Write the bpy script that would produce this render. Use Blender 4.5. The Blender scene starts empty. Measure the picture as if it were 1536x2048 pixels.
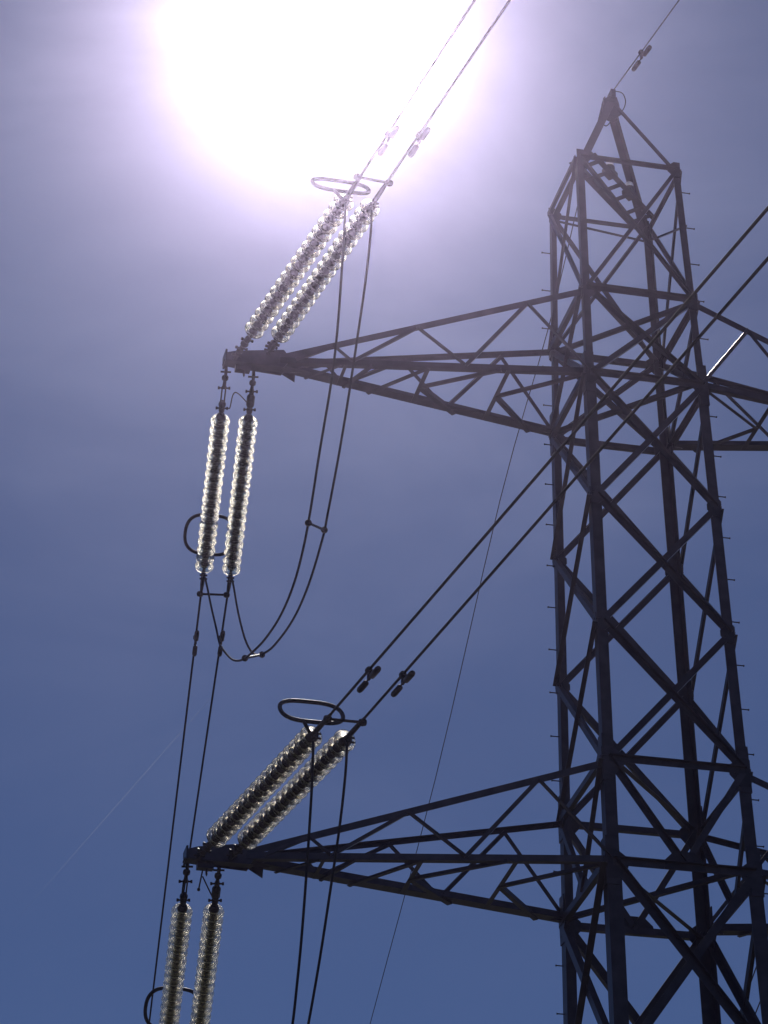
import bpy, bmesh, math, random
from mathutils import Vector, Matrix, Quaternion

random.seed(7)
scene = bpy.context.scene
COL = scene.collection
PI = math.pi

# ------------------------------------------------------------------ camera
CAM = Vector((-11.608, -33.038, 1.60))
YAW, PITCH, ROLL = 0.2412, 0.5360, -0.0149
fwd = Vector((math.sin(YAW) * math.cos(PITCH), math.cos(YAW) * math.cos(PITCH), math.sin(PITCH)))
rgt = fwd.cross(Vector((0, 0, 1))).normalized()
upv = rgt.cross(fwd)
r2 = rgt * math.cos(ROLL) + upv * math.sin(ROLL)
u2 = upv * math.cos(ROLL) - rgt * math.sin(ROLL)
cam_data = bpy.data.cameras.new("camera")
cam_data.sensor_fit = 'VERTICAL'
cam_data.sensor_height = 36.0
cam_data.lens = 36.0 * 6000.0 / 2048.0
cam_data.clip_start = 0.1
cam_data.clip_end = 60000.0
cam = bpy.data.objects.new("camera", cam_data)
cam.matrix_world = Matrix(((r2.x, u2.x, -fwd.x, CAM.x), (r2.y, u2.y, -fwd.y, CAM.y), (r2.z, u2.z, -fwd.z, CAM.z), (0, 0, 0, 1)))
COL.objects.link(cam)
scene.camera = cam

# ------------------------------------------------------------------ sky, sun, exposure
SUN_DIR = Vector((0.166, 0.750, 0.640)).normalized()
SUN_EL = math.asin(SUN_DIR.z)
SUN_AZ = math.atan2(SUN_DIR.x, SUN_DIR.y)          # from +Y towards +X

world = bpy.data.worlds.new("World")
scene.world = world
world.use_nodes = True
wn, wl = world.node_tree.nodes, world.node_tree.links
wn.clear()
def wnode(t, **kw):
    n = wn.new(t)
    for k, v in kw.items():
        setattr(n, k, v)
    return n
def wmath(op, a, b=None):
    n = wnode('ShaderNodeMath', operation=op)
    for i, v in enumerate((a, b)):
        if v is None: continue
        if isinstance(v, (int, float)): n.inputs[i].default_value = v
        else: wl.new(v, n.inputs[i])
    return n.outputs[0]
sky = wnode('ShaderNodeTexSky', sky_type='NISHITA', sun_disc=False, sun_elevation=SUN_EL, sun_rotation=SUN_AZ,
            altitude=300.0, air_density=1.0, dust_density=0.0, ozone_density=6.0)
bg_sky = wnode('ShaderNodeBackground')
tint = wnode('ShaderNodeMix', data_type='RGBA', blend_type='MULTIPLY')
tint.inputs['Factor'].default_value = 1.0
wl.new(sky.outputs[0], tint.inputs['A'])
tint.inputs['B'].default_value = (0.90, 0.87, 1.06, 1)
wl.new(tint.outputs['Result'], bg_sky.inputs['Color'])
bg_sky.inputs['Strength'].default_value = 0.064
# the sun's own glare in the sky: angle from the sun, in degrees
tc = wnode('ShaderNodeTexCoord')
nrm = wnode('ShaderNodeVectorMath', operation='NORMALIZE')
wl.new(tc.outputs['Generated'], nrm.inputs[0])
dot = wnode('ShaderNodeVectorMath', operation='DOT_PRODUCT')
wl.new(nrm.outputs[0], dot.inputs[0])
dot.inputs[1].default_value = SUN_DIR
ang0 = wmath('MULTIPLY', wmath('ARCCOSINE', wmath('MINIMUM', dot.outputs['Value'], 1.0)), 180.0 / PI)
# thin uneven cirrus: it spreads the glare a little further in places
cir = wnode('ShaderNodeTexNoise')
cir.inputs['Scale'].default_value = 13.0
cir.inputs['Detail'].default_value = 4.0
cir.inputs['Roughness'].default_value = 0.5
cir.inputs['Distortion'].default_value = 0.6
stretch = wnode('ShaderNodeMapping')
stretch.inputs['Rotation'].default_value = (0.3, 0.9, 0.4)
stretch.inputs['Scale'].default_value = (0.6, 1.0, 1.7)
wl.new(nrm.outputs[0], stretch.inputs['Vector'])
wl.new(stretch.outputs[0], cir.inputs['Vector'])
cirv = wmath('SUBTRACT', cir.outputs['Fac'], 0.5)
ang = wmath('MULTIPLY', ang0, wmath('SUBTRACT', 1.0, wmath('MULTIPLY', cirv, 0.42)))
veil = wmath('ADD', 1.0, wmath('MULTIPLY', cirv, 0.45))
def gauss(width, power=2.0):
    return wmath('EXPONENT', wmath('MULTIPLY', wmath('POWER', wmath('DIVIDE', ang, width), power), -1.0))
def glow(color, strength):
    b = wnode('ShaderNodeBackground')
    b.inputs['Color'].default_value = color + (1,)
    wl.new(strength, b.inputs['Strength'])
    return b.outputs[0]
parts = [bg_sky.outputs[0],
         glow((1.0, 0.99, 0.97), wmath('MULTIPLY', gauss(1.24, 2.2), 60.0)),
         glow((0.97, 0.77, 0.98), wmath('MULTIPLY', wmath('MULTIPLY', gauss(2.75, 1.8), 1.0), veil)),
         glow((0.80, 0.79, 0.95), wmath('MULTIPLY', wmath('MULTIPLY', gauss(7.7, 1.55), 0.56), veil))]
acc = parts[0]
for p_ in parts[1:]:
    a_ = wnode('ShaderNodeAddShader')
    wl.new(acc, a_.inputs[0]); wl.new(p_, a_.inputs[1]); acc = a_.outputs[0]
out = wnode('ShaderNodeOutputWorld')
wl.new(acc, out.inputs['Surface'])

sun_data = bpy.data.lights.new("sun", 'SUN')
sun_data.energy = 3.0
sun_data.angle = math.radians(0.5)
sun_data.color = (1.0, 0.95, 0.88)
sun = bpy.data.objects.new("sun", sun_data)
sun.rotation_euler = SUN_DIR.to_track_quat('Z', 'Y').to_euler()
sun.location = SUN_DIR * 80
COL.objects.link(sun)

vs = scene.view_settings
vs.view_transform = 'Standard'
vs.look = 'None'
vs.exposure = -1.0
vs.gamma = 1.0
vs.use_curve_mapping = False
cy = scene.cycles
cy.use_denoising = True
cy.max_bounces = 16
cy.transmission_bounces = 14
cy.glossy_bounces = 6
cy.transparent_max_bounces = 16
cy.volume_bounces = 0
cy.sample_clamp_indirect = 60.0
cy.blur_glossy = 0.3

# ------------------------------------------------------------------ materials
def mat(name):
    m = bpy.data.materials.new(name)
    m.use_nodes = True
    return m, m.node_tree.nodes, m.node_tree.links, m.node_tree.nodes['Principled BSDF']

def noisy(name, c0, c1, scale, metallic, rough0, rough1, bump=0.0, detail=6.0):
    m, n, l, b = mat(name)
    t = n.new('ShaderNodeTexCoord')
    no = n.new('ShaderNodeTexNoise')
    no.inputs['Scale'].default_value = scale
    no.inputs['Detail'].default_value = detail
    l.new(t.outputs['Object'], no.inputs['Vector'])
    cr = n.new('ShaderNodeValToRGB')
    cr.color_ramp.elements[0].position = 0.32
    cr.color_ramp.elements[1].position = 0.70
    cr.color_ramp.elements[0].color = c0 + (1,)
    cr.color_ramp.elements[1].color = c1 + (1,)
    l.new(no.outputs['Fac'], cr.inputs['Fac'])
    l.new(cr.outputs['Color'], b.inputs['Base Color'])
    mr = n.new('ShaderNodeMapRange')
    mr.inputs['To Min'].default_value = rough0
    mr.inputs['To Max'].default_value = rough1
    l.new(no.outputs['Fac'], mr.inputs['Value'])
    l.new(mr.outputs['Result'], b.inputs['Roughness'])
    b.inputs['Metallic'].default_value = metallic
    oi = n.new('ShaderNodeObjectInfo')
    tone = n.new('ShaderNodeMapRange')
    tone.inputs['To Min'].default_value = 0.65
    tone.inputs['To Max'].default_value = 1.30
    l.new(oi.outputs['Random'], tone.inputs['Value'])
    tm = n.new('ShaderNodeMix'); tm.data_type = 'RGBA'; tm.blend_type = 'MULTIPLY'
    tm.inputs['Factor'].default_value = 1.0
    l.new(cr.outputs['Color'], tm.inputs['A'])
    l.new(tone.outputs['Result'], tm.inputs['B'])
    l.new(tm.outputs['Result'], b.inputs['Base Color'])
    if bump:
        bp = n.new('ShaderNodeBump')
        bp.inputs['Strength'].default_value = bump
        bp.inputs['Distance'].default_value = 0.01
        l.new(no.outputs['Fac'], bp.inputs['Height'])
        l.new(bp.outputs['Normal'], b.inputs['Normal'])
    return m

M_STEEL = noisy("weathered_galvanised_steel", (0.036, 0.030, 0.037), (0.066, 0.058, 0.068), 5.0, 0.6, 0.26, 0.5, 0.15)
M_FIT = noisy("dark_forged_fitting", (0.040, 0.030, 0.028), (0.085, 0.066, 0.060), 24.0, 0.6, 0.4, 0.6, 0.1)
M_WIRE = noisy("weathered_aluminium_strand", (0.016, 0.015, 0.019), (0.034, 0.032, 0.038), 60.0, 0.3, 0.65, 0.85, 0.2)
M_GROUND = noisy("dry_meadow_grass", (0.045, 0.06, 0.02), (0.11, 0.10, 0.045), 0.8, 0.0, 0.9, 1.0, 0.6, 12.0)
M_CONC = noisy("footing_concrete", (0.25, 0.24, 0.22), (0.38, 0.37, 0.35), 6.0, 0.0, 0.8, 0.95, 0.3)

M_GLASS, _n, _l, _b = mat("toughened_glass")
_b.inputs['Base Color'].default_value = (1.0, 0.94, 0.80, 1)
_b.inputs['Transmission Weight'].default_value = 1.0
_b.inputs['IOR'].default_value = 1.5
# dust sits in the grooves between the ribs: clean crests, matt grooves
_tc = _n.new('ShaderNodeTexCoord')
_sx = _n.new('ShaderNodeSeparateXYZ'); _l.new(_tc.outputs['Object'], _sx.inputs[0])
def _m(op, a, b=None):
    n = _n.new('ShaderNodeMath'); n.operation = op
    for i, v in enumerate((a, b)):
        if v is None: continue
        if isinstance(v, (int, float)): n.inputs[i].default_value = v
        else: _l.new(v, n.inputs[i])
    return n.outputs[0]
_rad = _m('SQRT', _m('ADD', _m('MULTIPLY', _sx.outputs[0], _sx.outputs[0]), _m('MULTIPLY', _sx.outputs[1], _sx.outputs[1])))
_wv = _m('COSINE', _m('MULTIPLY', _m('SUBTRACT', 0.129, _rad), 3.5 * 2 * PI / 0.064))
_no = _n.new('ShaderNodeTexNoise'); _no.inputs['Scale'].default_value = 28.0; _no.inputs['Detail'].default_value = 3.0
_oi = _n.new('ShaderNodeObjectInfo')
_off = _n.new('ShaderNodeVectorMath'); _off.operation = 'ADD'
_l.new(_tc.outputs['Object'], _off.inputs[0]); _l.new(_oi.outputs['Location'], _off.inputs[1])
_l.new(_off.outputs[0], _no.inputs['Vector'])
_rg = _m('MAXIMUM', _m('ADD', _m('ADD', 0.14, _m('MULTIPLY', _wv, 0.14)), _m('MULTIPLY', _m('SUBTRACT', _no.outputs['Fac'], 0.5), 0.25)), 0.02)
_l.new(_rg, _b.inputs['Roughness'])

M_LENS, _n, _l, _b = mat("clear_lamp_glass")
_b.inputs['Base Color'].default_value = (0.97, 0.90, 0.88, 1)
_b.inputs['Transmission Weight'].default_value = 1.0
_b.inputs['Roughness'].default_value = 0.30

M_TRAIL, _n, _l, _b = mat("ice_vapour")
_n.remove(_b)
_tr = _n.new('ShaderNodeBsdfTransparent'); _tl = _n.new('ShaderNodeBsdfTranslucent')
_tl.inputs['Color'].default_value = (0.92, 0.92, 0.94, 1)
_mx = _n.new('ShaderNodeMixShader'); _mx.inputs[0].default_value = 0.075
_l.new(_tr.outputs[0], _mx.inputs[1]); _l.new(_tl.outputs[0], _mx.inputs[2])
_l.new(_mx.outputs[0], [x for x in _n if x.type == 'OUTPUT_MATERIAL'][0].inputs['Surface'])

# ------------------------------------------------------------------ mesh helpers
def build(name, bm, m, parent=None, smooth=False):
    me = bpy.data.meshes.new(name)
    bm.normal_update()
    bm.to_mesh(me)
    bm.free()
    me.materials.append(m)
    if smooth:
        for f in me.polygons: f.use_smooth = True
    o = bpy.data.objects.new(name, me)
    COL.objects.link(o)
    if parent is not None: o.parent = parent
    return o

def tag(o, label, cat, group=None):
    o['label'] = label
    o['category'] = cat
    if group: o['group'] = group
    return o

def empty(name, loc, label, cat, group=None):
    o = bpy.data.objects.new(name, None)
    o.location = loc
    o.empty_display_size = 0.2
    COL.objects.link(o)
    return tag(o, label, cat, group)

def prism(bm, prof_a, prof_b):
    """closed profile swept from prof_a to prof_b (lists of points)"""
    va = [bm.verts.new(p) for p in prof_a]
    vb = [bm.verts.new(p) for p in prof_b]
    n = len(va)
    for i in range(n):
        bm.faces.new((va[i], va[(i + 1) % n], vb[(i + 1) % n], vb[i]))
    bm.faces.new(va[::-1]); bm.faces.new(vb)

def ortho(axis, v):
    v = v - axis * v.dot(axis)
    return v.normalized()

def angle(bm, a, b, u, v, w, t, shift=0.0, off=0.0, w2=None):
    """L-section bar from a to b; one leg along u, the other along v; heel at the line (moved by shift along u, off along v)"""
    a = Vector(a); b = Vector(b)
    ax = (b - a).normalized()
    u = ortho(ax, Vector(u))
    v = Vector(v); v = v - ax * v.dot(ax) - u * v.dot(u); v.normalize()
    w2 = w2 or w
    pr = [(0, 0), (w, 0), (w, t), (t, t), (t, w2), (0, w2)]
    A = [a + u * (x + shift) + v * (y + off) for x, y in pr]
    B = [b + u * (x + shift) + v * (y + off) for x, y in pr]
    prism(bm, A, B)

def box(bm, c, ex, ey, ez, hx, hy, hz):
    c = Vector(c)
    A = [c - ez * hz + ex * (sx * hx) + ey * (sy * hy) for sx, sy in ((-1, -1), (1, -1), (1, 1), (-1, 1))]
    B = [p + ez * (2 * hz) for p in A]
    prism(bm, A, B)

def plate(bm, pts, n, t):
    """flat plate: polygon pts given thickness t centred along n"""
    n = Vector(n).normalized()
    prism(bm, [Vector(p) - n * t / 2 for p in pts], [Vector(p) + n * t / 2 for p in pts])

def frame_of(ax):
    ax = ax.normalized()
    h = Vector((0, 0, 1)) if abs(ax.z) < 0.9 else Vector((1, 0, 0))
    u = h.cross(ax).normalized()
    return u, ax.cross(u)

def tube(bm, pts, r, seg=8, closed=False, radii=None):
    pts = [Vector(p) for p in pts]
    n = len(pts)
    rings = []
    u = v = None
    for i, p in enumerate(pts):
        if closed: d = pts[(i + 1) % n] - pts[i - 1]
        else: d = pts[min(i + 1, n - 1)] - pts[max(i - 1, 0)]
        d.normalize()
        if u is None: u, v = frame_of(d)
        else:
            u = ortho(d, u); v = d.cross(u)
        rr = radii[i] if radii else r
        rings.append([bm.verts.new(p + (u * math.cos(2 * PI * k / seg) + v * math.sin(2 * PI * k / seg)) * rr) for k in range(seg)])
    for i in range(n if closed else n - 1):
        A, B = rings[i], rings[(i + 1) % n]
        for k in range(seg):
            bm.faces.new((A[k], A[(k + 1) % seg], B[(k + 1) % seg], B[k]))
    if not closed:
        bm.faces.new(rings[0][::-1]); bm.faces.new(rings[-1])

def lathe(bm, prof, seg=24, closed=False, origin=Vector((0, 0, 0)), ax=Vector((0, 0, 1))):
    """prof = (r, z) pairs turned round ax"""
    u, v = frame_of(ax)
    rings = []
    for r, z in prof:
        rings.append([bm.verts.new(origin + ax * z + (u * math.cos(2 * PI * k / seg) + v * math.sin(2 * PI * k / seg)) * max(r, 1e-4)) for k in range(seg)])
    n = len(rings)
    for i in range(n if closed else n - 1):
        A, B = rings[i], rings[(i + 1) % n]
        for k in range(seg):
            bm.faces.new((A[k], A[(k + 1) % seg], B[(k + 1) % seg], B[k]))
    if not closed:
        bm.faces.new(rings[0][::-1]); bm.faces.new(rings[-1])

def spline(pts, n=6):
    """Catmull-Rom through pts"""
    P = [Vector(p) for p in pts]
    P = [P[0] * 2 - P[1]] + P + [P[-1] * 2 - P[-2]]
    o = []
    for i in range(1, len(P) - 2):
        a, b, c, d = P[i - 1], P[i], P[i + 1], P[i + 2]
        for k in range(n):
            t = k / n
            o.append(0.5 * ((2 * b) + (c - a) * t + (2 * a - 5 * b + 4 * c - d) * t * t + (3 * b - a - 3 * c + d) * t ** 3))
    o.append(P[-2])
    return o

X, Y, Z = Vector((1, 0, 0)), Vector((0, 1, 0)), Vector((0, 0, 1))

# ------------------------------------------------------------------ ground (hillside, falling away beyond the tower)
def ground_z(x, y):
    if y < -40: return -0.02 + 5.0 * (1 - math.exp((y + 40) / 60.0))
    base = -0.12 * (y + 33.0) - 0.02 - 0.82
    base = base if y > -33 else -0.84 + (-0.12) * (y + 33)
    if y > 120: base = -0.12 * 153 - 0.84 - 8.0 * (1 - math.exp(-(y - 120) / 70.0))
    return base
def gz(x, y):
    return ground_z(x, y) + 0.6 * math.sin(x * 0.035 + 1.3) * math.sin(y * 0.027)
bm = bmesh.new()
NX, NY = 90, 90
grid = []
_shift = -gz(CAM.x, CAM.y)
for j in range(NY + 1):
    row = []
    for i in range(NX + 1):
        x = -330 + 660 * i / NX; y = -330 + 660 * j / NY
        row.append(bm.verts.new((x, y, gz(x, y) + _shift)))
    grid.append(row)
for j in range(NY):
    for i in range(NX):
        bm.faces.new((grid[j][i], grid[j][i + 1], grid[j + 1][i + 1], grid[j + 1][i]))
g = build('ground', bm, M_GROUND, smooth=True)
g['kind'] = 'structure'
def gz2(x, y): return gz(x, y) + _shift

# ------------------------------------------------------------------ the tower
S = 0.8
ZB = 23.840
def zlev(u): return ZB + S * u
LEV = {'C': 4.694, 'A': 1.7836, 'B': 0.0, '1': -2.4347, '2': -4.8303, 'D': -7.2953, 'E': -9.0633, 'n': -12.25, 'o': -16.0, 'p': -20.6}
def half(u):
    if u >= 4.6: return 0.8986 * S, 0.8764 * S
    if u > 1.7836:
        t = (u - 1.7836) / (4.694 - 1.7836)
        return S * (0.9716 + t * (0.8986 - 0.9716)), S * (1.0106 + t * (0.8764 - 1.0106))
    wx, wy = 1 - 0.0159 * u, 1.0486 - 0.0213 * u
    if u < -12.25:
        wx += (-12.25 - u) * 0.075; wy += (-12.25 - u) * 0.07
    return S * wx, S * wy
SG = {'P': (-1, -1), 'Q': (-1, 1), 'R': (1, -1), 'S': (1, 1)}
def node(c, lev, inset=0.0):
    u = LEV[lev] if isinstance(lev, str) else lev
    wx, wy = half(u)
    return Vector((SG[c][0] * (wx - inset), SG[c][1] * (wy - inset), zlev(u)))
base_z = gz2(0, 0)
UG = (base_z + 0.35 - ZB) / S

tower = empty('transmission_tower', (0, 0, base_z), 'dark steel lattice transmission tower with long crossarms and a pointed peak', 'transmission tower')
T_INV = Vector((0, 0, -base_z))
def tb(name, bm, m=M_STEEL, parent=None, smooth=False):
    """part of the tower, built in world coordinates"""
    bmesh.ops.translate(bm, verts=bm.verts, vec=T_INV)
    return build(name, bm, m, parent or tower, smooth)

# legs: angle sections, heel outwards, stepping up in size downwards
SECT = [('C', 'B', 0.100), ('B', 'D', 0.140), ('D', 'E', 0.155), ('E', 'n', 0.185), ('n', 'p', 0.20), ('p', UG, 0.22)]
for c, (sx, sy) in SG.items():
    bm = bmesh.new()
    for a, b, w in SECT:
        pa = node(c, a) + X * (sx * 0.42 * w); pb = node(c, b) + X * (sx * 0.42 * w)
        if a == 'n':
            pm = node(c, 'o') + X * (sx * 0.42 * w)
            angle(bm, pa, pm, X * -sx, Y * -sy, w, 0.016); pa = pm
        ext = (pa - pb).normalized() * 0.0
        angle(bm, pa + ext, pb, X * -sx, Y * -sy, w, 0.014)
        # splice cover just above each change of section
        if a in ('B', 'D', 'E'):
            d = (pb - pa).normalized()
            angle(bm, pa - d * 0.35, pa + d * 0.30, X * -sx, Y * -sy, w * 0.93, 0.012, shift=-0.013, off=-0.013)
    # concrete-set foot plate
    tb('leg', bm)

# face helper: in-plane bars of a body face
FACES = [('P', 'R', Vector((0, -1, 0))), ('Q', 'S', Vector((0, 1, 0))), ('P', 'Q', Vector((-1, 0, 0))), ('R', 'S', Vector((1, 0, 0)))]
def face_bar(name, a, b, n, w, out_off, cut=0.0, t=0.009):
    a = Vector(a); b = Vector(b)
    d = (b - a).normalized()
    a = a + d * cut; b = b - d * cut
    u = d.cross(n).normalized()
    bm = bmesh.new()
    s = 1 if out_off >= 0 else -1
    angle(bm, a, b, u, n * s, w, t, shift=-w / 2, off=out_off, w2=w * 0.8)
    return tb(name, bm)

LEGX = {'C': 0.042, 'A': 0.042, 'B': 0.058, '1': 0.058, '2': 0.058, 'D': 0.064, 'E': 0.078, 'n': 0.084, 'o': 0.084, 'p': 0.09}
def bw(l):
    return {'C': 0.055, 'A': 0.075, 'B': 0.080, '1': 0.085, '2': 0.085, 'D': 0.085, 'E': 0.110, 'n': 0.11, 'o': 0.11, 'p': 0.12}[l]
order = ['C', 'A', 'B', '1', '2', 'D', 'E', 'n', 'o', 'p']
for i, l in enumerate(order):
    nxt = order[i + 1] if i + 1 < len(order) else UG
    for c0, c1, n in FACES:
        w = bw(l)
        if n.x and l in ('B', '1', '2', 'D'): w *= 0.95
        nx = n * (LEGX[l] if n.x else 0.0)
        if l == 'D':
            # inverted V down to the middle of the strut below, with a wide plate there
            mid_ = (node(c0, 'E') + node(c1, 'E')) / 2
            face_bar('brace', node(c0, 'D') + nx, mid_ + nx + Z * 0.02, n, w, 0.004)
            face_bar('brace', node(c1, 'D') + nx, mid_ + nx + Z * 0.02, n, w, -0.020)
            h_ = (node(c1, 'E') - node(c0, 'E')).normalized()
            q_ = mid_ + nx + n * 0.030
            bm = bmesh.new()
            plate(bm, [q_ + h_ * a_ + Z * b_ for a_, b_ in ((-0.27, -0.05), (0.27, -0.05), (0.25, 0.08), (0.13, 0.20), (-0.13, 0.20), (-0.25, 0.08))], n, 0.010)
            tb('gusset_plate', bm)
        else:
            face_bar('brace', node(c0, l) + nx, node(c1, nxt) + nx, n, w, 0.004)
            face_bar('brace', node(c1, l) + nx, node(c0, nxt) + nx, n, w, -0.020)
        if l in ('C', 'A', 'B', 'D', 'E', 'p'):
            hw = {'C': 0.060, 'A': 0.085, 'B': 0.085, 'D': 0.085, 'E': 0.095, 'p': 0.1}[l]
            if l == 'C' and c0 == 'Q': hw = 0.05
            face_bar('horizontal_strut', node(c0, l) + nx, node(c1, l) + nx, n, hw, 0.014 if n.y else -0.032)
# plan diagonals
def plan_bar(name, a, b, w, dz):
    a = Vector(a); b = Vector(b)
    bm = bmesh.new()
    d = (b - a).normalized()
    u = d.cross(Z).normalized()
    angle(bm, a + Z * dz, b + Z * dz, u, Z, w, 0.008, shift=-w / 2)
    return tb(name, bm)
for l, pair in (('A', 'PS'), ('B', 'RQ'), ('D', 'PS'), ('E', 'RQ')):
    plan_bar('plan_brace', node(pair[0], l, 0.03), node(pair[1], l, 0.03), 0.065, 0.05)
    other = 'RQ' if pair == 'PS' else 'PS'
    if l in ('A', 'E'): plan_bar('plan_brace', node(other[0], l, 0.03), node(other[1], l, 0.03), 0.06, -0.06)
# a thin strut on the far and right faces under the peak
face_bar('horizontal_strut', node('Q', 4.62), node('S', 4.42), Vector((0, 1, 0)), 0.035, -0.05)
face_bar('horizontal_strut', node('S', 4.42), node('R', 3.45), Vector((1, 0, 0)), 0.035, -0.05)

# gusset plates at the nodes: on the two faces that meet in the leg
def gusset(c, lev, n, size_in, up, dn):
    sx, sy = SG[c]
    p = node(c, lev)
    q = p + n * (0.0155 + (LEGX[lev] if n.x else 0.0))
    if n.y: q = q + X * (sx * LEGX[lev] * 0.9)
    h = X * -sx if abs(n.y) > 0.5 else Y * -sy
    pts = [q + h * -0.01 + Z * up, q + h * (size_in * 0.45) + Z * up, q + h * size_in + Z * (up * 0.35), q + h * size_in - Z * (dn * 0.3),
           q + h * (size_in * 0.5) - Z * dn, q + h * -0.01 - Z * dn]
    bm = bmesh.new()
    plate(bm, pts, n, 0.010)
    # bolt heads
    for k in range(3):
        bmc = q + h * (size_in * (0.25 + 0.22 * k)) + Z * (0.05 * (1 - k)) + n * 0.005
        lathe(bm, [(0.014, 0), (0.014, 0.012)], 6, origin=bmc, ax=n)
    tb('gusset_plate', bm)
for l in ('A', 'B', 'D', 'E'):
    big = l in 'DE'
    for c in SG:
        sx, sy = SG[c]
        gusset(c, l, Vector((0, sy, 0)), 0.26 if big else 0.20, 0.17 if big else 0.14, 0.22 if big else 0.16)
        gusset(c, l, Vector((sx, 0, 0)), 0.24 if big else 0.18, 0.16 if big else 0.13, 0.20 if big else 0.15)
for l in ('1', '2', 'n', 'C'):
    for c in SG:
        sx, sy = SG[c]
        gusset(c, l, Vector((0, sy, 0)), 0.18, 0.13, 0.13)
        if l != 'C': gusset(c, l, Vector((sx, 0, 0)), 0.16, 0.12, 0.12)

# step bolts up the two outer legs
def step_bolt(c, u, sx):
    p = node(c, u)
    bm = bmesh.new()
    o = p + Vector((sx * 0.05, -SG[c][1] * 0.05, 0))
    lathe(bm, [(0.008, 0.0), (0.008, 0.115), (0.014, 0.117), (0.014, 0.128)], 8, origin=o, ax=Vector((sx, 0, 0)))
    tb('step_bolt', bm)
u_ = 3.9
k_ = 0
while u_ > -13.2:
    if k_ % 1 == 0:
        step_bolt('Q', u_ - 0.1, -1)
        step_bolt('R', u_ + 0.35, 1)
    u_ -= 0.80
    k_ += 1

# peak: four members to the apex, cap plate, ladder beam across level C
APEX = Vector((0.03, 0.0, 29.30))
for c, (sx, sy) in SG.items():
    bm = bmesh.new()
    w = 0.11 if c in 'PS' else (0.085 if c == 'Q' else 0.06)
    angle(bm, node(c, 'C'), APEX + Vector((sx * 0.05, sy * 0.05, -0.06)), X * -sx, Y * -sy, w, 0.010)
    tb('peak_leg', bm)
bm = bmesh.new()
plate(bm, [APEX + Vector((x, -0.055, z)) for x, z in ((-0.15, -0.30), (-0.11, -0.05), (-0.03, 0.02), (0.09, 0.02), (0.12, -0.10), (0.14, -0.30), (0.05, -0.38))], Y, 0.010)
plate(bm, [APEX + Vector((x, 0.055, z)) for x, z in ((-0.15, -0.30), (-0.11, -0.05), (-0.03, 0.02), (0.09, 0.02), (0.12, -0.10), (0.14, -0.30), (0.05, -0.38))], Y, 0.010)
plate(bm, [APEX + Vector((-0.088, y, z)) for y, z in ((-0.05, -0.30), (-0.05, 0.01), (0.05, 0.01), (0.05, -0.30))], X, 0.010)
box(bm, APEX + Vector((0.03, 0, 0.06)), X, Y, Z, 0.035, 0.10, 0.07)
tb('peak_cap', bm)
# ladder beam (double angle with battens) from near left leg to far right leg
a0 = node('P', 'C', 0.05); b0 = node('S', 'C', 0.05)
dg = (b0 - a0).normalized(); pd = dg.cross(Z).normalized()
LB = 0.13
bm = bmesh.new()
for s_ in (-1, 1):
    angle(bm, a0 + pd * (s_ * LB), b0 + pd * (s_ * LB), pd * s_, Z, 0.085, 0.008, off=0.03)
tot = (b0 - a0).length
for f in (0.10, 0.26, 0.45, 0.60, 0.80, 0.93):
    box(bm, a0.lerp(b0, f) + Z * 0.024, dg, pd, Z, 0.04, LB + 0.06, 0.005)
tb('ladder_beam', bm)

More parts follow.
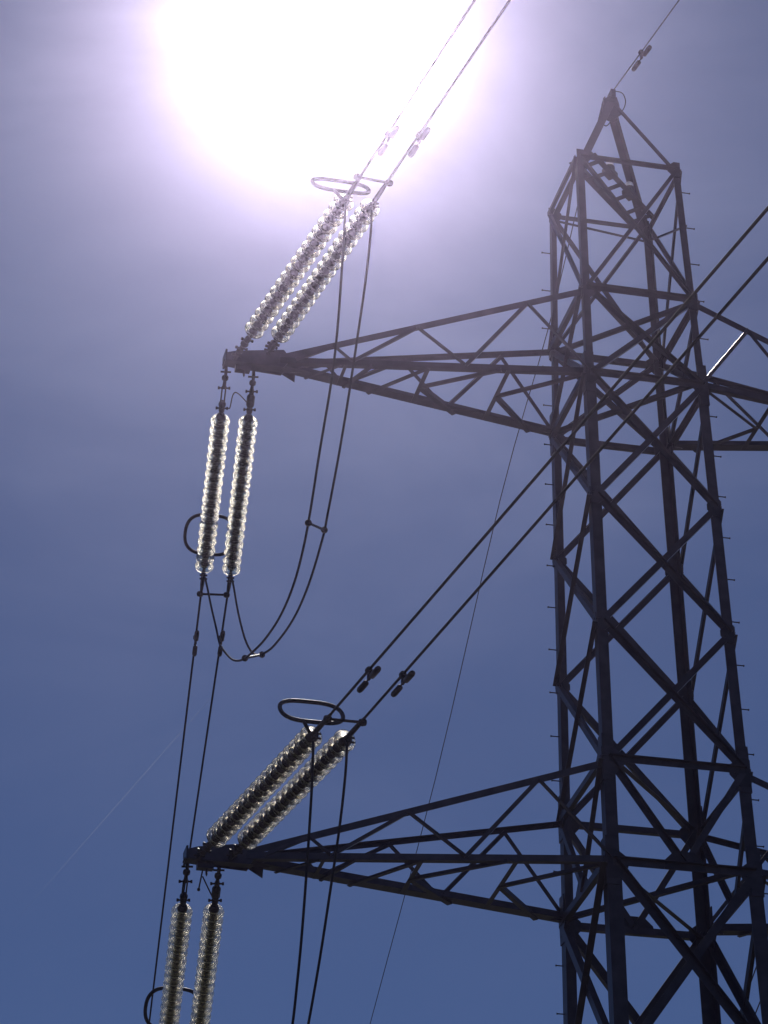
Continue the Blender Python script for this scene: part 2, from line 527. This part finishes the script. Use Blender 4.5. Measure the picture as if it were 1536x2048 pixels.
# ---- crossarms
def crossarm(side, top, bot, xt, zt, inner):
    """side -1 left / +1 right; xt = |x| of arm end; inner = |x| where the chords meet the end box"""
    near, far = ('P', 'Q') if side < 0 else ('R', 'S')
    ex = Vector((side, 0, 0))
    # end box: two webs, bottom plate, end plate
    zi = zt
    bm = bmesh.new()
    L_ = xt - inner
    for sy in (-1, 1):
        p = [Vector((side * (xt + 0.03), sy * 0.075, zi - 0.06)), Vector((side * (xt + 0.03), sy * 0.075, zi + 0.06)),
             Vector((side * (xt - 0.10), sy * 0.080, zi + 0.10)), Vector((side * (inner - 0.12), sy * 0.100, zi + 0.19)),
             Vector((side * (inner - 0.22), sy * 0.105, zi + 0.04)), Vector((side * (inner - 0.12), sy * 0.100, zi - 0.09)),
             Vector((side * (xt - 0.10), sy * 0.080, zi - 0.07))]
        plate(bm, p, Y, 0.014)
    box(bm, Vector((side * ((xt + inner) / 2 - 0.05), 0, zi - 0.060)), X, Y, Z, L_ / 2 + 0.12, 0.066, 0.007)
    box(bm, Vector((side * ((xt + inner) / 2 - 0.05), 0, zi + 0.075)), X, Y, Z, L_ / 2 + 0.05, 0.066, 0.007)
    box(bm, Vector((side * (xt + 0.044), 0, zi)), X, Y, Z, 0.012, 0.12, 0.085)
    # hanger lug below
    box(bm, Vector((side * (xt - 0.20), 0.02, zi - 0.115)), X, Y, Z, 0.10, 0.05, 0.035)
    lathe(bm, [(0.015, 0), (0.015, 0.07), (0.004, 0.10)], 8, origin=Vector((side * (xt - 0.22), 0.02, zi - 0.14)), ax=-Z)
    arm = tb('crossarm', bm)
    xi = side * (inner - 0.05)
    ends = {'tn': Vector((xi, -0.105, zt + 0.10)), 'tf': Vector((xi, 0.105, zt + 0.10)), 'bn': Vector((xi, -0.105, zt - 0.02)), 'bf': Vector((xi, 0.105, zt - 0.02))}
    roots = {'tn': node(near, top), 'tf': node(far, top), 'bn': node(near, bot), 'bf': node(far, bot)}
    dirs = {k: (ends[k] - roots[k]) for k in ends}
    def at(k, f): return roots[k] + dirs[k] * f
    for k in ends:
        bm = bmesh.new()
        vy = Y if k[1] == 'n' else -Y
        vz = -Z if k[0] == 't' else Z
        w = 0.090 if k[0] == 't' else 0.160
        if k == 'tf': w = 0.065
        if k == 'bn': w = 0.085
        d = dirs[k].normalized()
        angle(bm, roots[k] + d * 0.02, ends[k] - d * 0.02, vy, vz, w, 0.010)
        tb('chord', bm, parent=arm)
    def lat(a, b, w, n, off=0.006, twist=None):
        a = Vector(a); b = Vector(b)
        d = (b - a).normalized()
        u = d.cross(n).normalized()
        bm = bmesh.new()
        tw = math.radians(random.uniform(-3, 3)) if twist is None else twist
        u, n = u * math.cos(tw) - n * math.sin(tw), n * math.cos(tw) + u * math.sin(tw)
        angle(bm, a, b, u, n * (1 if off >= 0 else -1), w, 0.007, shift=-w / 2, off=off)
        tb('lattice_brace', bm, parent=arm)
    def mid(n, a): return a
    tf = (0.0, 0.195, 0.555, 0.825); bf = (0.0, 0.40, 0.765, 0.945)
    for q, n in (('n', Vector((0, -1, 0))), ('f', Vector((0, 1, 0)))):
        dz_t = -Z * 0.05; dz_b = Z * 0.05
        seq = [('b', 0.0), ('t', tf[1]), ('b', bf[1]), ('t', tf[2]), ('b', bf[2]), ('t', tf[3]), ('b', bf[3])]
        for i in range(len(seq) - 1):
            (k0, f0), (k1, f1) = seq[i], seq[i + 1]
            a = at(k0 + q, f0) + (dz_t if k0 == 't' else dz_b)
            b = at(k1 + q, f1) + (dz_t if k1 == 't' else dz_b)
            lat(a, b, 0.052 if i < 3 else 0.045, n, 0.005 if i % 2 == 0 else -0.018, math.radians(7.5) if (side > 0 and top == 'A' and q == 'n' and i == 0) else None)
    # bottom face: cross struts and K braces
    B = lambda q, f: at('b' + q, f)
    dn = Vector((0, 0, -1))
    for f, w in ((0.262, 0.06), (0.52, 0.06), (0.785, 0.045)):
        lat(B('n', f), B('f', f).lerp(B('n', f), 0.03), w, dn, -0.012)
    m1 = B('n', 0.262).lerp(B('f', 0.262), 0.52); m2 = B('n', 0.52).lerp(B('f', 0.52), 0.55)
    lat(m1, B('n', 0.0), 0.045, dn, -0.022)
    lat(m1, B('f', 0.10), 0.062, dn, -0.022)
    lat(m2, B('n', 0.285), 0.045, dn, -0.022)
    lat(m2, B('f', 0.37), 0.070, dn, -0.022)
    lat(B('n', 0.52), B('f', 0.68), 0.060, dn, -0.022)
    lat(B('f', 0.765), B('n', 0.70), 0.04, dn, -0.022)
    lat(B('n', 0.80), B('f', 0.90), 0.04, dn, -0.022)
    # top face: two light cross struts
    # gussets: outside of the bottom chord
    for f, s_ in ((0.38, 0.14), (0.93, 0.13), (0.03, 0.16)):
        p = B('f', f)
        d = dirs['bf'].normalized()
        bm = bmesh.new()
        q = p + Vector((0, 0.002, 0))
        plate(bm, [q - d * s_ + Z * 0.02, q + d * s_ * 0.9 + Z * 0.02, q + d * s_ * 0.5 - Z * 0.02 - Y * s_ * 0.7, q - d * s_ * 0.4 - Y * s_ * 0.8], ortho(d, Z), 0.008)
        tb('gusset_plate', bm, parent=arm)
    # pointed lug under the far bottom chord
    p = B('f', 0.965)
    bm = bmesh.new()
    plate(bm, [p + ex * 0.13 + Z * 0.02, p - ex * 0.13 + Z * 0.02, p - ex * 0.12 - Z * 0.13], Y, 0.012)
    tb('gusset_plate', bm, parent=arm)
    return arm
crossarm(-1, 'A', 'B', 5.60, 23.925, 4.98)
crossarm(-1, 'D', 'E', 5.98, 16.64, 5.37)
crossarm(1, 'A', 'B', 5.60, 23.925, 4.98)
crossarm(1, 'D', 'E', 5.98, 16.64, 5.37)

# concrete footings
for c in SG:
    p = node(c, UG)
    bm = bmesh.new()
    z0 = gz2(p.x, p.y) - 0.6
    lathe(bm, [(0.55, z0), (0.50, p.z - 0.35), (0.30, p.z - 0.02), (0.28, p.z + 0.02)], 20, origin=Vector((p.x, p.y, 0)))
    tb('footing', bm, M_CONC)

# lamps standing on the ladder beam
def dome_lamp(loc, label, tilt):
    r = empty('dome_lamp', loc, label, 'lamp', 'dome lamps on the beam under the peak')
    r.rotation_euler = (tilt, 0, math.atan2(dg.y, dg.x))
    bm = bmesh.new()
    box(bm, Vector((0, 0, 0.035)), X, Y, Z, 0.10, 0.075, 0.035)
    lathe(bm, [(0.075, 0.07), (0.075, 0.14), (0.06, 0.16)], 18)
    build('housing', bm, M_FIT, r)
    bm = bmesh.new()
    lathe(bm, [(0.06, 0.16), (0.062, 0.19), (0.055, 0.225), (0.035, 0.245), (0.006, 0.252)], 18)
    build('lens', bm, M_LENS, r, True)
    return r
dome_lamp(a0.lerp(b0, 0.315) + pd * LB + Z * 0.045, 'dome topped lamp nearer the left leg on the ladder beam under the peak', 0.0)
dome_lamp(a0.lerp(b0, 0.635) + pd * LB + Z * 0.045, 'dome topped lamp nearer the middle of the peak on its ladder beam', 0.0)

# ------------------------------------------------------------------ insulator strings
# prototype meshes for one disc (local +z runs from the tower to the line)
def disc_meshes():
    bm = bmesh.new()
    prof = [(0.0600, -0.026), (0.067, -0.020), (0.078, -0.010), (0.095, 0.000), (0.115, 0.012), (0.127, 0.026), (0.133, 0.038), (0.135, 0.046), (0.133, 0.051)]
    # underside: rounded concentric ribs
    for k in range(41):
        q = k / 40
        rr = 0.129 - q * 0.064
        base_ = 0.036 - q * 0.020
        prof.append((rr, base_ + 0.008 * (1 - math.cos(q * 2 * PI * 3.5 + PI)) * (1.0 if q > 0.02 else 0.8)))
    prof.append((0.0600, 0.014))
    lathe(bm, prof, 40, closed=True)
    bmesh.ops.recalc_face_normals(bm, faces=bm.faces)
    me = bpy.data.meshes.new('glass_disc'); bm.to_mesh(me); bm.free(); me.materials.append(M_GLASS)
    for f in me.polygons: f.use_smooth = True
    bm = bmesh.new()
    lathe(bm, [(0.020, -0.094), (0.036, -0.092), (0.049, -0.080), (0.056, -0.052), (0.066, -0.028), (0.0590, -0.027), (0.0590, 0.016), (0.050, 0.026), (0.030, 0.040), (0.022, 0.080), (0.017, 0.086), (0.017, 0.092)], 20)
    bmesh.ops.recalc_face_normals(bm, faces=bm.faces)
    mc = bpy.data.meshes.new('metal_cap'); bm.to_mesh(mc); bm.free(); mc.materials.append(M_FIT)
    for f in mc.polygons: f.use_smooth = True
    return me, mc
DISC, CAP = disc_meshes()
N_DISC = 18

def insulator_string(A, E, f0, label, wire_dir, ring=None, rods=False, horn=0):
    A = Vector(A); E = Vector(E)
    d = (E - A); T = d.length; d.normalize()
    root = empty('insulator_string', A, label, 'insulator string', 'glass insulator strings at the crossarm ends')
    z = d; x = ortho(z, X); y = z.cross(x)
    root.matrix_world = Matrix(((x.x, y.x, z.x, A.x), (x.y, y.y, z.y, A.y), (x.z, y.z, z.z, A.z), (0, 0, 0, 1)))
    inv = root.matrix_world.inverted()
    z0 = f0 * T + 0.05
    pitch = (T - z0 - 0.09) / (N_DISC - 1)
    for i in range(N_DISC):
        o = bpy.data.objects.new('glass_disc', DISC); COL.objects.link(o); o.parent = root
        o.location = (0, 0, z0 + i * pitch)
        o.rotation_euler = (random.uniform(-.012, .012), random.uniform(-.012, .012), random.uniform(0, 6))
        c = bpy.data.objects.new('metal_cap', CAP); COL.objects.link(c); c.parent = o
        k = pitch / 0.17
        c.scale = (1, 1, k)
    # hardware between crossarm and first disc
    bm = bmesh.new()
    L = z0 - 0.09
    # shackle
    box(bm, Vector((0, 0, 0.03)), X, Y, Z, 0.020, 0.035, 0.05)
    lathe(bm, [(0.013, -0.07), (0.013, 0.07)], 8, origin=Vector((0, 0, 0.055)), ax=X)
    tube(bm, [(0, 0.03, 0.05), (0, 0.032, 0.11), (0, 0.0, 0.15), (0, -0.032, 0.11), (0, -0.03, 0.05)], 0.013)
    lathe(bm, [(0.022, 0.12), (0.045, 0.15), (0.045, 0.185), (0.022, 0.21)], 12)
    zz = 0.21
    zm = L * 0.42
    lathe(bm, [(0.022, zz), (0.028, zm)], 10)
    for zc in (zm, L - 0.11):
        lathe(bm, [(0.012, -0.085), (0.012, 0.085)], 8, origin=Vector((0, 0, zc)), ax=X)
        for sx in (-1, 1):
            lathe(bm, [(0.022, -0.012), (0.022, 0.012)], 6, origin=Vector((sx * 0.072, 0, zc)), ax=X)
    if rods:
        for sx in (-1, 1):
            tube(bm, [(sx * 0.024, 0, zm - 0.03), (sx * 0.024, 0, L - 0.09)], 0.0105)
        lathe(bm, [(0.03, L - 0.24), (0.05, L - 0.20), (0.05, L - 0.165), (0.03, L - 0.13)], 12)
    else:
        box(bm, Vector((0, 0, (zm + L - 0.10) / 2)), X, Y, Z, 0.030, 0.016, (L - 0.10 - zm) / 2 + 0.03)
        lathe(bm, [(0.03, zm + 0.05), (0.055, zm + 0.10), (0.055, L - 0.20), (0.03, L - 0.14)], 12)
    lathe(bm, [(0.022, L - 0.17), (0.044, L - 0.12), (0.040, L - 0.06), (0.026, L - 0.03), (0.026, L + 0.03)], 14)
    build('link_hardware', bm, M_FIT, root)
    # clamp at the line end
    wd = (inv.to_3x3() @ Vector(wire_dir)).normalized()
    down = (inv.to_3x3() @ Vector((0, 0, -1))).normalized()
    e = Vector((0, 0, T))
    bm = bmesh.new()
    lathe(bm, [(0.052, T - 0.10), (0.046, T - 0.02), (0.028, T + 0.015), (0.022, T + 0.06)], 14)
    s0 = e + Vector((0, 0, 0.03))
    tube(bm, [s0, s0 + wd * 0.10, s0 + wd * 0.32, s0 + wd * 0.52], 0.03, 10, radii=[0.032, 0.032, 0.030, 0.018])
    # terminal flag with bolts
    side = wd.cross(down).normalized()
    fl = s0 + wd * 0.07
    box(bm, fl + down * 0.055, wd, side, down, 0.045, 0.012, 0.055)
    for kk in (-0.022, 0.03):
        lathe(bm, [(0.013, -0.055), (0.013, 0.055)], 8, origin=fl + down * (0.055 + kk * 1.1) + wd * 0.01, ax=side)
    build('dead_end_clamp', bm, M_FIT, root)
    if ring:
        cx, sy, cz = ring                        # offset of the ring's centre from the line end, sy towards the tower
        c = inv @ (E + Vector((cx, sy, cz)))
        a = inv.to_3x3() @ X
        m = inv.to_3x3() @ Vector((0, sy / abs(sy) * 0.64, 0.77))
        # race-track oval
        pts = []
        hw, hh = 0.36, 0.285
        for k in range(40):
            t = 2 * PI * k / 40
            px = abs(math.cos(t)) ** 0.60 * (1 if math.cos(t) >= 0 else -1) * hw
            py = abs(math.sin(t)) ** 0.85 * (1 if math.sin(t) >= 0 else -1) * hh
            pts.append(c + a * px + m * py)
        bm = bmesh.new()
        tube(bm, pts, 0.025, 10, closed=True)
        low = c - m * hh - a * 0.13
        tube(bm, [low, low.lerp(e, 0.55) - a * 0.01, e - Vector((0, 0, 0.03))], 0.022, 8)
        build('arcing_ring', bm, M_FIT, root, True)
    if horn == 1:
        bm = bmesh.new()
        tube(bm, spline([(0.085, 0, L - 0.115), (0.11, 0.0, L - 0.13), (0.13, 0.04, L - 0.42), (0.20, 0.06, L - 0.45), (0.40, 0.02, L - 0.16)], 6), 0.0085, 6)
        build('arcing_horn', bm, M_FIT, root)
    if horn == 2:
        bm = bmesh.new()
        tube(bm, [(-0.02, 0.0, L - 0.13), (-0.19, 0.03, 0.15)], 0.009, 6)
        build('arcing_horn', bm, M_FIT, root)
        bm = bmesh.new()
        tube(bm, [(-0.20, 0.02, 0.05), (-0.225, 0.06, 0.36)], 0.010, 6)
        lathe(bm, [(0.006, -0.025), (0.02, -0.012), (0.02, 0.012), (0.006, 0.025)], 8, origin=Vector((-0.225, 0.06, 0.37)))
        build('arcing_horn', bm, M_FIT, root)
    return root

STR = {
 'farU1': ((-5.609, 0.096, 23.832), (-5.186, 3.937, 22.941), 0.224),
 'farU2': ((-5.233, 0.096, 23.804), (-4.804, 3.868, 22.907), 0.210),
 'nearU1': ((-5.525, -0.096, 23.904), (-4.827, -3.686, 24.019), 0.159),
 'nearU2': ((-5.082, -0.096, 24.048), (-4.443, -3.473, 24.142), 0.104),
 'farL1': ((-5.982, 0.096, 16.577), (-5.558, 3.937, 15.685), 0.224),
 'farL2': ((-5.592, 0.096, 16.565), (-5.163, 3.868, 15.668), 0.210),
 'nearL1': ((-5.893, -0.096, 16.586), (-5.245, -3.683, 16.558), 0.154),
 'nearL2': ((-5.494, -0.096, 16.623), (-4.844, -3.603, 16.588), 0.138)}
W_NEAR_U = Vector((-4.180 + 4.827, -7.568 + 3.686, 24.136 - 24.019)).normalized()
W_NEAR_U2 = Vector((-3.745 + 4.443, -7.511 + 3.473, 24.263 - 24.142)).normalized()
W_NEAR_L = Vector((-3.592 + 5.245, -14.072 + 3.683, 0.0)).normalized()
W_NEAR_L2 = Vector((-3.332 + 4.844, -13.351 + 3.603, 0.0)).normalized()
W_FAR = Vector((0.1067, 1.0, -0.19)).normalized()
W_FAR2 = Vector((0.0957, 1.0, -0.19)).normalized()
RN = (0.03, 0.2, 0.39); RF = (0.04, -0.2, 0.45)
insulator_string(*STR['nearU1'], 'sparkling glass insulator string left of the upper pair slanting up towards the sun', W_NEAR_U, ring=(-0.01, 0.2, 0.36))
insulator_string(*STR['nearU2'], 'sparkling glass insulator string right of the upper pair slanting up towards the sun', W_NEAR_U2)
insulator_string(*STR['farU1'], 'left glass insulator string hanging below the upper crossarm tip, crossed by a ring', W_FAR, ring=RF, rods=True, horn=1)
insulator_string(*STR['farU2'], 'right glass insulator string hanging below the upper crossarm tip', W_FAR2)
insulator_string(*STR['nearL1'], 'slanting glass insulator string under the oval ring at the lower crossarm', W_NEAR_L, ring=RN)
insulator_string(*STR['nearL2'], 'slanting glass insulator string right of the oval ring at the lower crossarm', W_NEAR_L2)
insulator_string(*STR['farL1'], 'left glass insulator string hanging below the lower crossarm tip, cut by the picture edge', W_FAR, ring=RF, rods=True)
insulator_string(*STR['farL2'], 'right glass insulator string hanging below the lower crossarm tip, cut by the picture edge', W_FAR2, horn=2)

# ------------------------------------------------------------------ conductors
def run_tube(name, pts, r, label, cat, group, seg=8):
    bm = bmesh.new()
    tube(bm, pts, r, seg)
    return tag(build(name, bm, M_WIRE, None, True), label, cat, group)

def near_pts(E, d, length, rise=0.0):
    E = Vector(E); d = Vector(d)
    return [E + d * s + Z * (rise * s * s) for s in [0.03 + length * k / 24 for k in range(25)]]
def far_pts(E, d, length):
    E = Vector(E); d = Vector(d)
    o = []
    for k in range(41):
        s = 0.03 + length * k / 40
        o.append(E + d * s + Z * (0.0006 * max(0.0, s - 18) ** 2))
    return o
GC = 'conductor cables'
RW = 0.0155
E_ = {k: Vector(v[1]) for k, v in STR.items()}
run_tube('conductor_cable', near_pts(E_['nearU1'], W_NEAR_U, 110, 0.0003), RW, 'upper near conductor cable that vanishes in the sun glare', 'cable', GC)
run_tube('conductor_cable', near_pts(E_['nearU2'], W_NEAR_U2, 110, 0.0003), RW, 'upper near conductor cable just right of the sun glare, with a damper', 'cable', GC)
run_tube('conductor_cable', near_pts(E_['nearL1'], W_NEAR_L, 110, 0.0002), RW, 'diagonal conductor cable rising from the oval ring across the tower top', 'cable', GC)
run_tube('conductor_cable', near_pts(E_['nearL2'], W_NEAR_L2, 110, 0.0002), RW, 'lower right one of the two diagonal conductor cables crossing the tower', 'cable', GC)
run_tube('conductor_cable', far_pts(E_['farU1'], W_FAR, 170), RW, 'leftmost conductor cable falling from the hanging upper insulators', 'cable', GC)
run_tube('conductor_cable', far_pts(E_['farU2'], W_FAR2, 170), RW, 'second conductor cable from the left, falling from the hanging upper insulators', 'cable', GC)
OFF = Vector((10.28, 0, 0))
for k, w, r_, lb, ls in (('farU1', (6.242, 13.329, 21.156), 0.012, 'thin conductor cable crossing the lower right corner behind the tower legs', 'glass insulator string at the end of the right crossarm, inner one'),
                         ('farU2', (6.565, 13.717, 21.035), 0.012, 'short piece of conductor cable at the right edge near the bottom corner', 'glass insulator string at the end of the right crossarm, outer one')):
    E = E_[k] + OFF
    d = (Vector(w) - E).normalized()
    run_tube('conductor_cable', far_pts(E, d, 170), r_, lb, 'cable', GC)
    insulator_string(Vector(STR[k][0]) + OFF + Vector((0.32, 0, 0)), E, STR[k][2], ls, d)

# jumper loops
J1 = [(-4.827, -3.72, 23.95), (-4.833, -3.62, 23.46), (-4.844, -3.326, 22.42), (-4.856, -3.00, 21.78), (-4.885, -2.442, 21.08), (-4.907, -1.986, 20.47), (-4.921, -1.62, 20.13),
      (-4.942, -1.15, 19.89), (-4.974, -0.50, 19.80), (-5.014, 0.289, 19.88), (-5.052, 0.95, 20.03), (-5.066, 1.37, 20.16), (-5.0825, 1.745, 20.32), (-5.100, 2.125, 20.54),
      (-5.120, 2.548, 20.87), (-5.135, 2.861, 21.16), (-5.1445, 3.10, 21.53), (-5.160, 3.44, 22.05), (-5.174, 3.72, 22.52), (-5.186, 3.96, 22.88)]
J2 = [(-4.443, -3.53, 24.07), (-4.446, -3.43, 23.70), (-4.458, -3.165, 23.16), (-4.480, -2.731, 22.50), (-4.500, -2.323, 21.92), (-4.5235, -1.843, 21.34), (-4.547, -1.361, 20.85), (-4.556, -1.12, 20.65),
      (-4.592, -0.438, 20.34), (-4.6305, 0.338, 20.245), (-4.678, 1.30, 20.37), (-4.709, 1.926, 20.56), (-4.724, 2.25, 20.71), (-4.742, 2.605, 20.95), (-4.761, 2.992, 21.36),
      (-4.781, 3.401, 21.98), (-4.797, 3.70, 22.57), (-4.804, 3.90, 22.86)]
def lower(J, kn, kf):
    n0, f0 = E_['nearU' + kn], E_['farU' + kn]
    dn = E_['nearL' + kn] - n0; df = E_['farL' + kn] - f0
    o = []
    for p in J:
        t = min(1, max(0, (p[1] - n0.y) / (f0.y - n0.y)))
        o.append(Vector(p) + dn * (1 - t) + df * t)
    return o
JL1 = [Vector(p) for p in ((-5.245, -3.72, 16.46), (-5.2455, -3.66, 16.0), (-5.2507, -3.549, 15.52), (-5.2555, -3.43, 15.06), (-5.2645, -3.214, 14.37), (-5.273, -3.006, 13.87), (-5.280, -2.75, 13.42), (-5.30, -2.3, 12.98))] + lower(J1, '1', '1')[7:]
JL2 = lower(J2, '2', '2')
GJ = 'jumper loops under the crossarms'
run_tube('jumper_cable', spline(J1, 6), 0.0155, 'outer jumper cable looping under the upper crossarm, lower of the two loops', 'cable', GJ)
run_tube('jumper_cable', spline(J2, 6), 0.0155, 'inner jumper cable looping under the upper crossarm, upper of the two loops', 'cable', GJ)
run_tube('jumper_cable', spline(JL1, 6), 0.0155, 'left jumper cable hanging straight down from the insulators under the oval ring', 'cable', GJ)
run_tube('jumper_cable', spline(JL2, 6), 0.0155, 'right jumper cable hanging straight down past the lower crossarm', 'cable', GJ)

# spacers
def spacer(a, b, label, r=0.017):
    a = Vector(a); b = Vector(b)
    d = (b - a).normalized()
    bm = bmesh.new()
    tube(bm, [a, b], r, 8)
    for p in (a, b):
        lathe(bm, [(0.006, -0.05), (0.036, -0.038), (0.046, 0.0), (0.036, 0.038), (0.006, 0.05)], 12, origin=p, ax=d)
    return tag(build('cable_spacer', bm, M_FIT), label, 'spacer', 'spacers between twin cables')
spacer((-4.778, -4.17, 24.034 - 0.01), (-4.329, -3.966, 24.157), 'cable spacer beside the ring under the sun glare')
spacer((-5.167, -4.103, 16.558), (-4.756, -4.042, 16.588), 'cable spacer bar joining the two cables at the lower edge of the oval ring')
spacer((-5.139, 4.50, 22.834), (-4.767, 4.399, 22.806), 'cable spacer just below the hanging upper insulators')
spacer((-4.911, -1.90, 20.37), (-4.5535, -1.20, 20.715), 'cable spacer halfway up the right side of the upper jumper loop')
spacer((-5.0655, 1.35, 20.155), (-4.712, 1.99, 20.58), 'short cable spacer at the bottom of the upper jumper loop')
spacer(JL1[6] + Vector((0, -0.02, 0)), JL2[7] + Vector((0, 0.0, -0.02)), 'cable spacer between the two straight jumper cables at the bottom edge')

# dampers
def damper(p, d, label, s=1.0, roll=0.0):
    d = Vector(d).normalized()
    o = empty('vibration_damper', p, label, 'vibration damper', 'vibration dampers on the cables')
    x = d; z = ortho(x, Z); y = z.cross(x)
    o.matrix_world = Matrix(((x.x, y.x, z.x, p[0]), (x.y, y.y, z.y, p[1]), (x.z, y.z, z.z, p[2]), (0, 0, 0, 1))) @ Matrix.Rotation(roll, 4, 'X')
    bm = bmesh.new()
    lathe(bm, [(0.024 * s, -0.03 * s), (0.038 * s, -0.022 * s), (0.038 * s, 0.022 * s), (0.024 * s, 0.03 * s)], 12, ax=X)
    box(bm, Vector((0, 0, -0.055 * s)), X, Y, Z, 0.022 * s, 0.014 * s, 0.06 * s)
    tube(bm, [(-0.24 * s, 0, -0.115 * s), (-0.1 * s, 0, -0.108 * s), (0, 0, -0.105 * s), (0.1 * s, 0, -0.108 * s), (0.24 * s, 0, -0.115 * s)], 0.009 * s, 8)
    build('clamp', bm, M_FIT, o)
    for sx in (-1, 1):
        bm = bmesh.new()
        lathe(bm, [(0.020 * s, 0.07 * s), (0.034 * s, 0.085 * s), (0.036 * s, 0.24 * s), (0.030 * s, 0.275 * s), (0.010 * s, 0.285 * s)], 14, origin=Vector((0, 0, -0.112 * s)), ax=Vector((sx, 0, 0)))
        build('weight', bm, M_FIT, o, True)
    return o
def on_line(E, d, s): return Vector(E) + Vector(d) * s
damper(on_line(E_['nearU1'], W_NEAR_U, 1.38), W_NEAR_U, 'vibration damper almost lost in the sun glare')
damper(on_line(E_['nearU2'], W_NEAR_U2, 1.49), W_NEAR_U2, 'pale vibration damper on the cable at the right rim of the sun glare')
damper(on_line(E_['nearL1'], W_NEAR_L, 1.66), W_NEAR_L, 'left vibration damper above the oval ring')
damper(on_line(E_['nearL2'], W_NEAR_L2, 1.66), W_NEAR_L2, 'right vibration damper above and right of the oval ring')
damper(on_line(E_['farU1'], W_FAR, 1.58), W_FAR, 'vibration damper on the leftmost falling cable')
damper(on_line(E_['farU2'], W_FAR2, 1.53), W_FAR2, 'vibration damper on the falling cable beside the jumper loop')

# earth wires from the peak
PK = Vector((0.062, 0.0, 29.43))
ew_near = (Vector((0.395, -2.118, 29.47)) - PK).normalized()
pts = [PK + ew_near * (110 * k / 30) + Z * 0.0002 * (110 * k / 30) ** 2 for k in range(31)]
run_tube('earth_wire', pts, 0.009, 'thin earth wire rising from the tower peak to the top right', 'cable', 'earth wires')
ew = [PK - Z * 0.04 - Vector((0.10, -0.06, 0.02)), Vector((0.18, 2.0, 29.13)), (0.476, 4.896, 28.579), (0.766, 8.988, 27.801), (1.583, 16.842, 26.309), (2.293, 25.378, 24.687)]
last = Vector(ew[-1]); d_ = Vector((0.088, 1.0, -0.19))
for k in range(1, 16):
    s_ = 9.0 * k
    ew.append(last + d_ * s_ + Z * 0.0006 * s_ * s_)
run_tube('earth_wire', spline(ew, 4), 0.008, 'thin earth wire slanting down from the peak to the bottom of the picture', 'cable', 'earth wires')
damper(PK + ew_near * 0.98, ew_near, 'vibration damper on the earth wire above the tower peak')
# bonding loops at the peak
bm = bmesh.new()
tube(bm, spline([PK + Vector((0.03, -0.06, 0.0)), PK + Vector((0.14, -0.08, -0.04)), PK + Vector((0.19, -0.06, -0.16)), PK + Vector((0.17, 0.0, -0.27)), PK + Vector((0.10, 0.03, -0.33))], 6), 0.008, 6)
tag(build('bonding_loop', bm, M_WIRE, None, True), 'small loop of bonding wire right of the tower peak', 'wire loop', 'bonding loops at the peak')
bm = bmesh.new()
tube(bm, spline([PK + Vector((-0.10, 0.05, -0.18)), PK + Vector((-0.15, 0.10, -0.40)), PK + Vector((-0.08, 0.12, -0.53)), PK + Vector((0.0, 0.08, -0.44)), PK + Vector((0.02, 0.05, -0.30))], 6), 0.008, 6)
tag(build('bonding_loop', bm, M_WIRE, None, True), 'small loop of bonding wire hanging inside the peak just below its cap', 'wire loop', 'bonding loops at the peak')

# faint vapour trail far away
c1 = CAM + Vector((0.155, 0.876, 0.456)) * 14000
c2 = CAM + Vector((0.100, 0.915, 0.390)) * 15000
bm = bmesh.new()
pts = [c1.lerp(c2, k / 12) for k in range(13)]
tube(bm, pts, 1.5, 8, radii=[1.6 * math.sin(PI * min(1, (0.1 + k / 12))) + 0.4 for k in range(13)])
tag(build('vapour_trail', bm, M_TRAIL, None, True), 'faint thin white vapour trail across the lower left sky', 'vapour trail')

# ------------------------------------------------------------------ added thin volume: imitates lens glare veiling the steel near the sun
bm = bmesh.new()
zs = [v.co.z for v in g.data.vertices]
zb, zt_ = min(zs) - 1.0, 34.0
box(bm, Vector((0, 0, (zb + zt_) / 2)), X, Y, Z, 332, 332, (zt_ - zb) / 2)
M_GLARE = bpy.data.materials.new('lens_glare_veil')
M_GLARE.use_nodes = True
hn, hl = M_GLARE.node_tree.nodes, M_GLARE.node_tree.links
hn.clear()
pv = hn.new('ShaderNodeVolumePrincipled')
pv.inputs['Color'].default_value = (0.78, 0.66, 1.0, 1)  # purple cast of the lens flare put into the scatter colour
pv.inputs['Density'].default_value = 0.0006
pv.inputs['Anisotropy'].default_value = 0.97
ho = hn.new('ShaderNodeOutputMaterial')
hl.new(pv.outputs[0], ho.inputs['Volume'])
hz = build('glare_haze', bm, M_GLARE)
hz['kind'] = 'stuff'
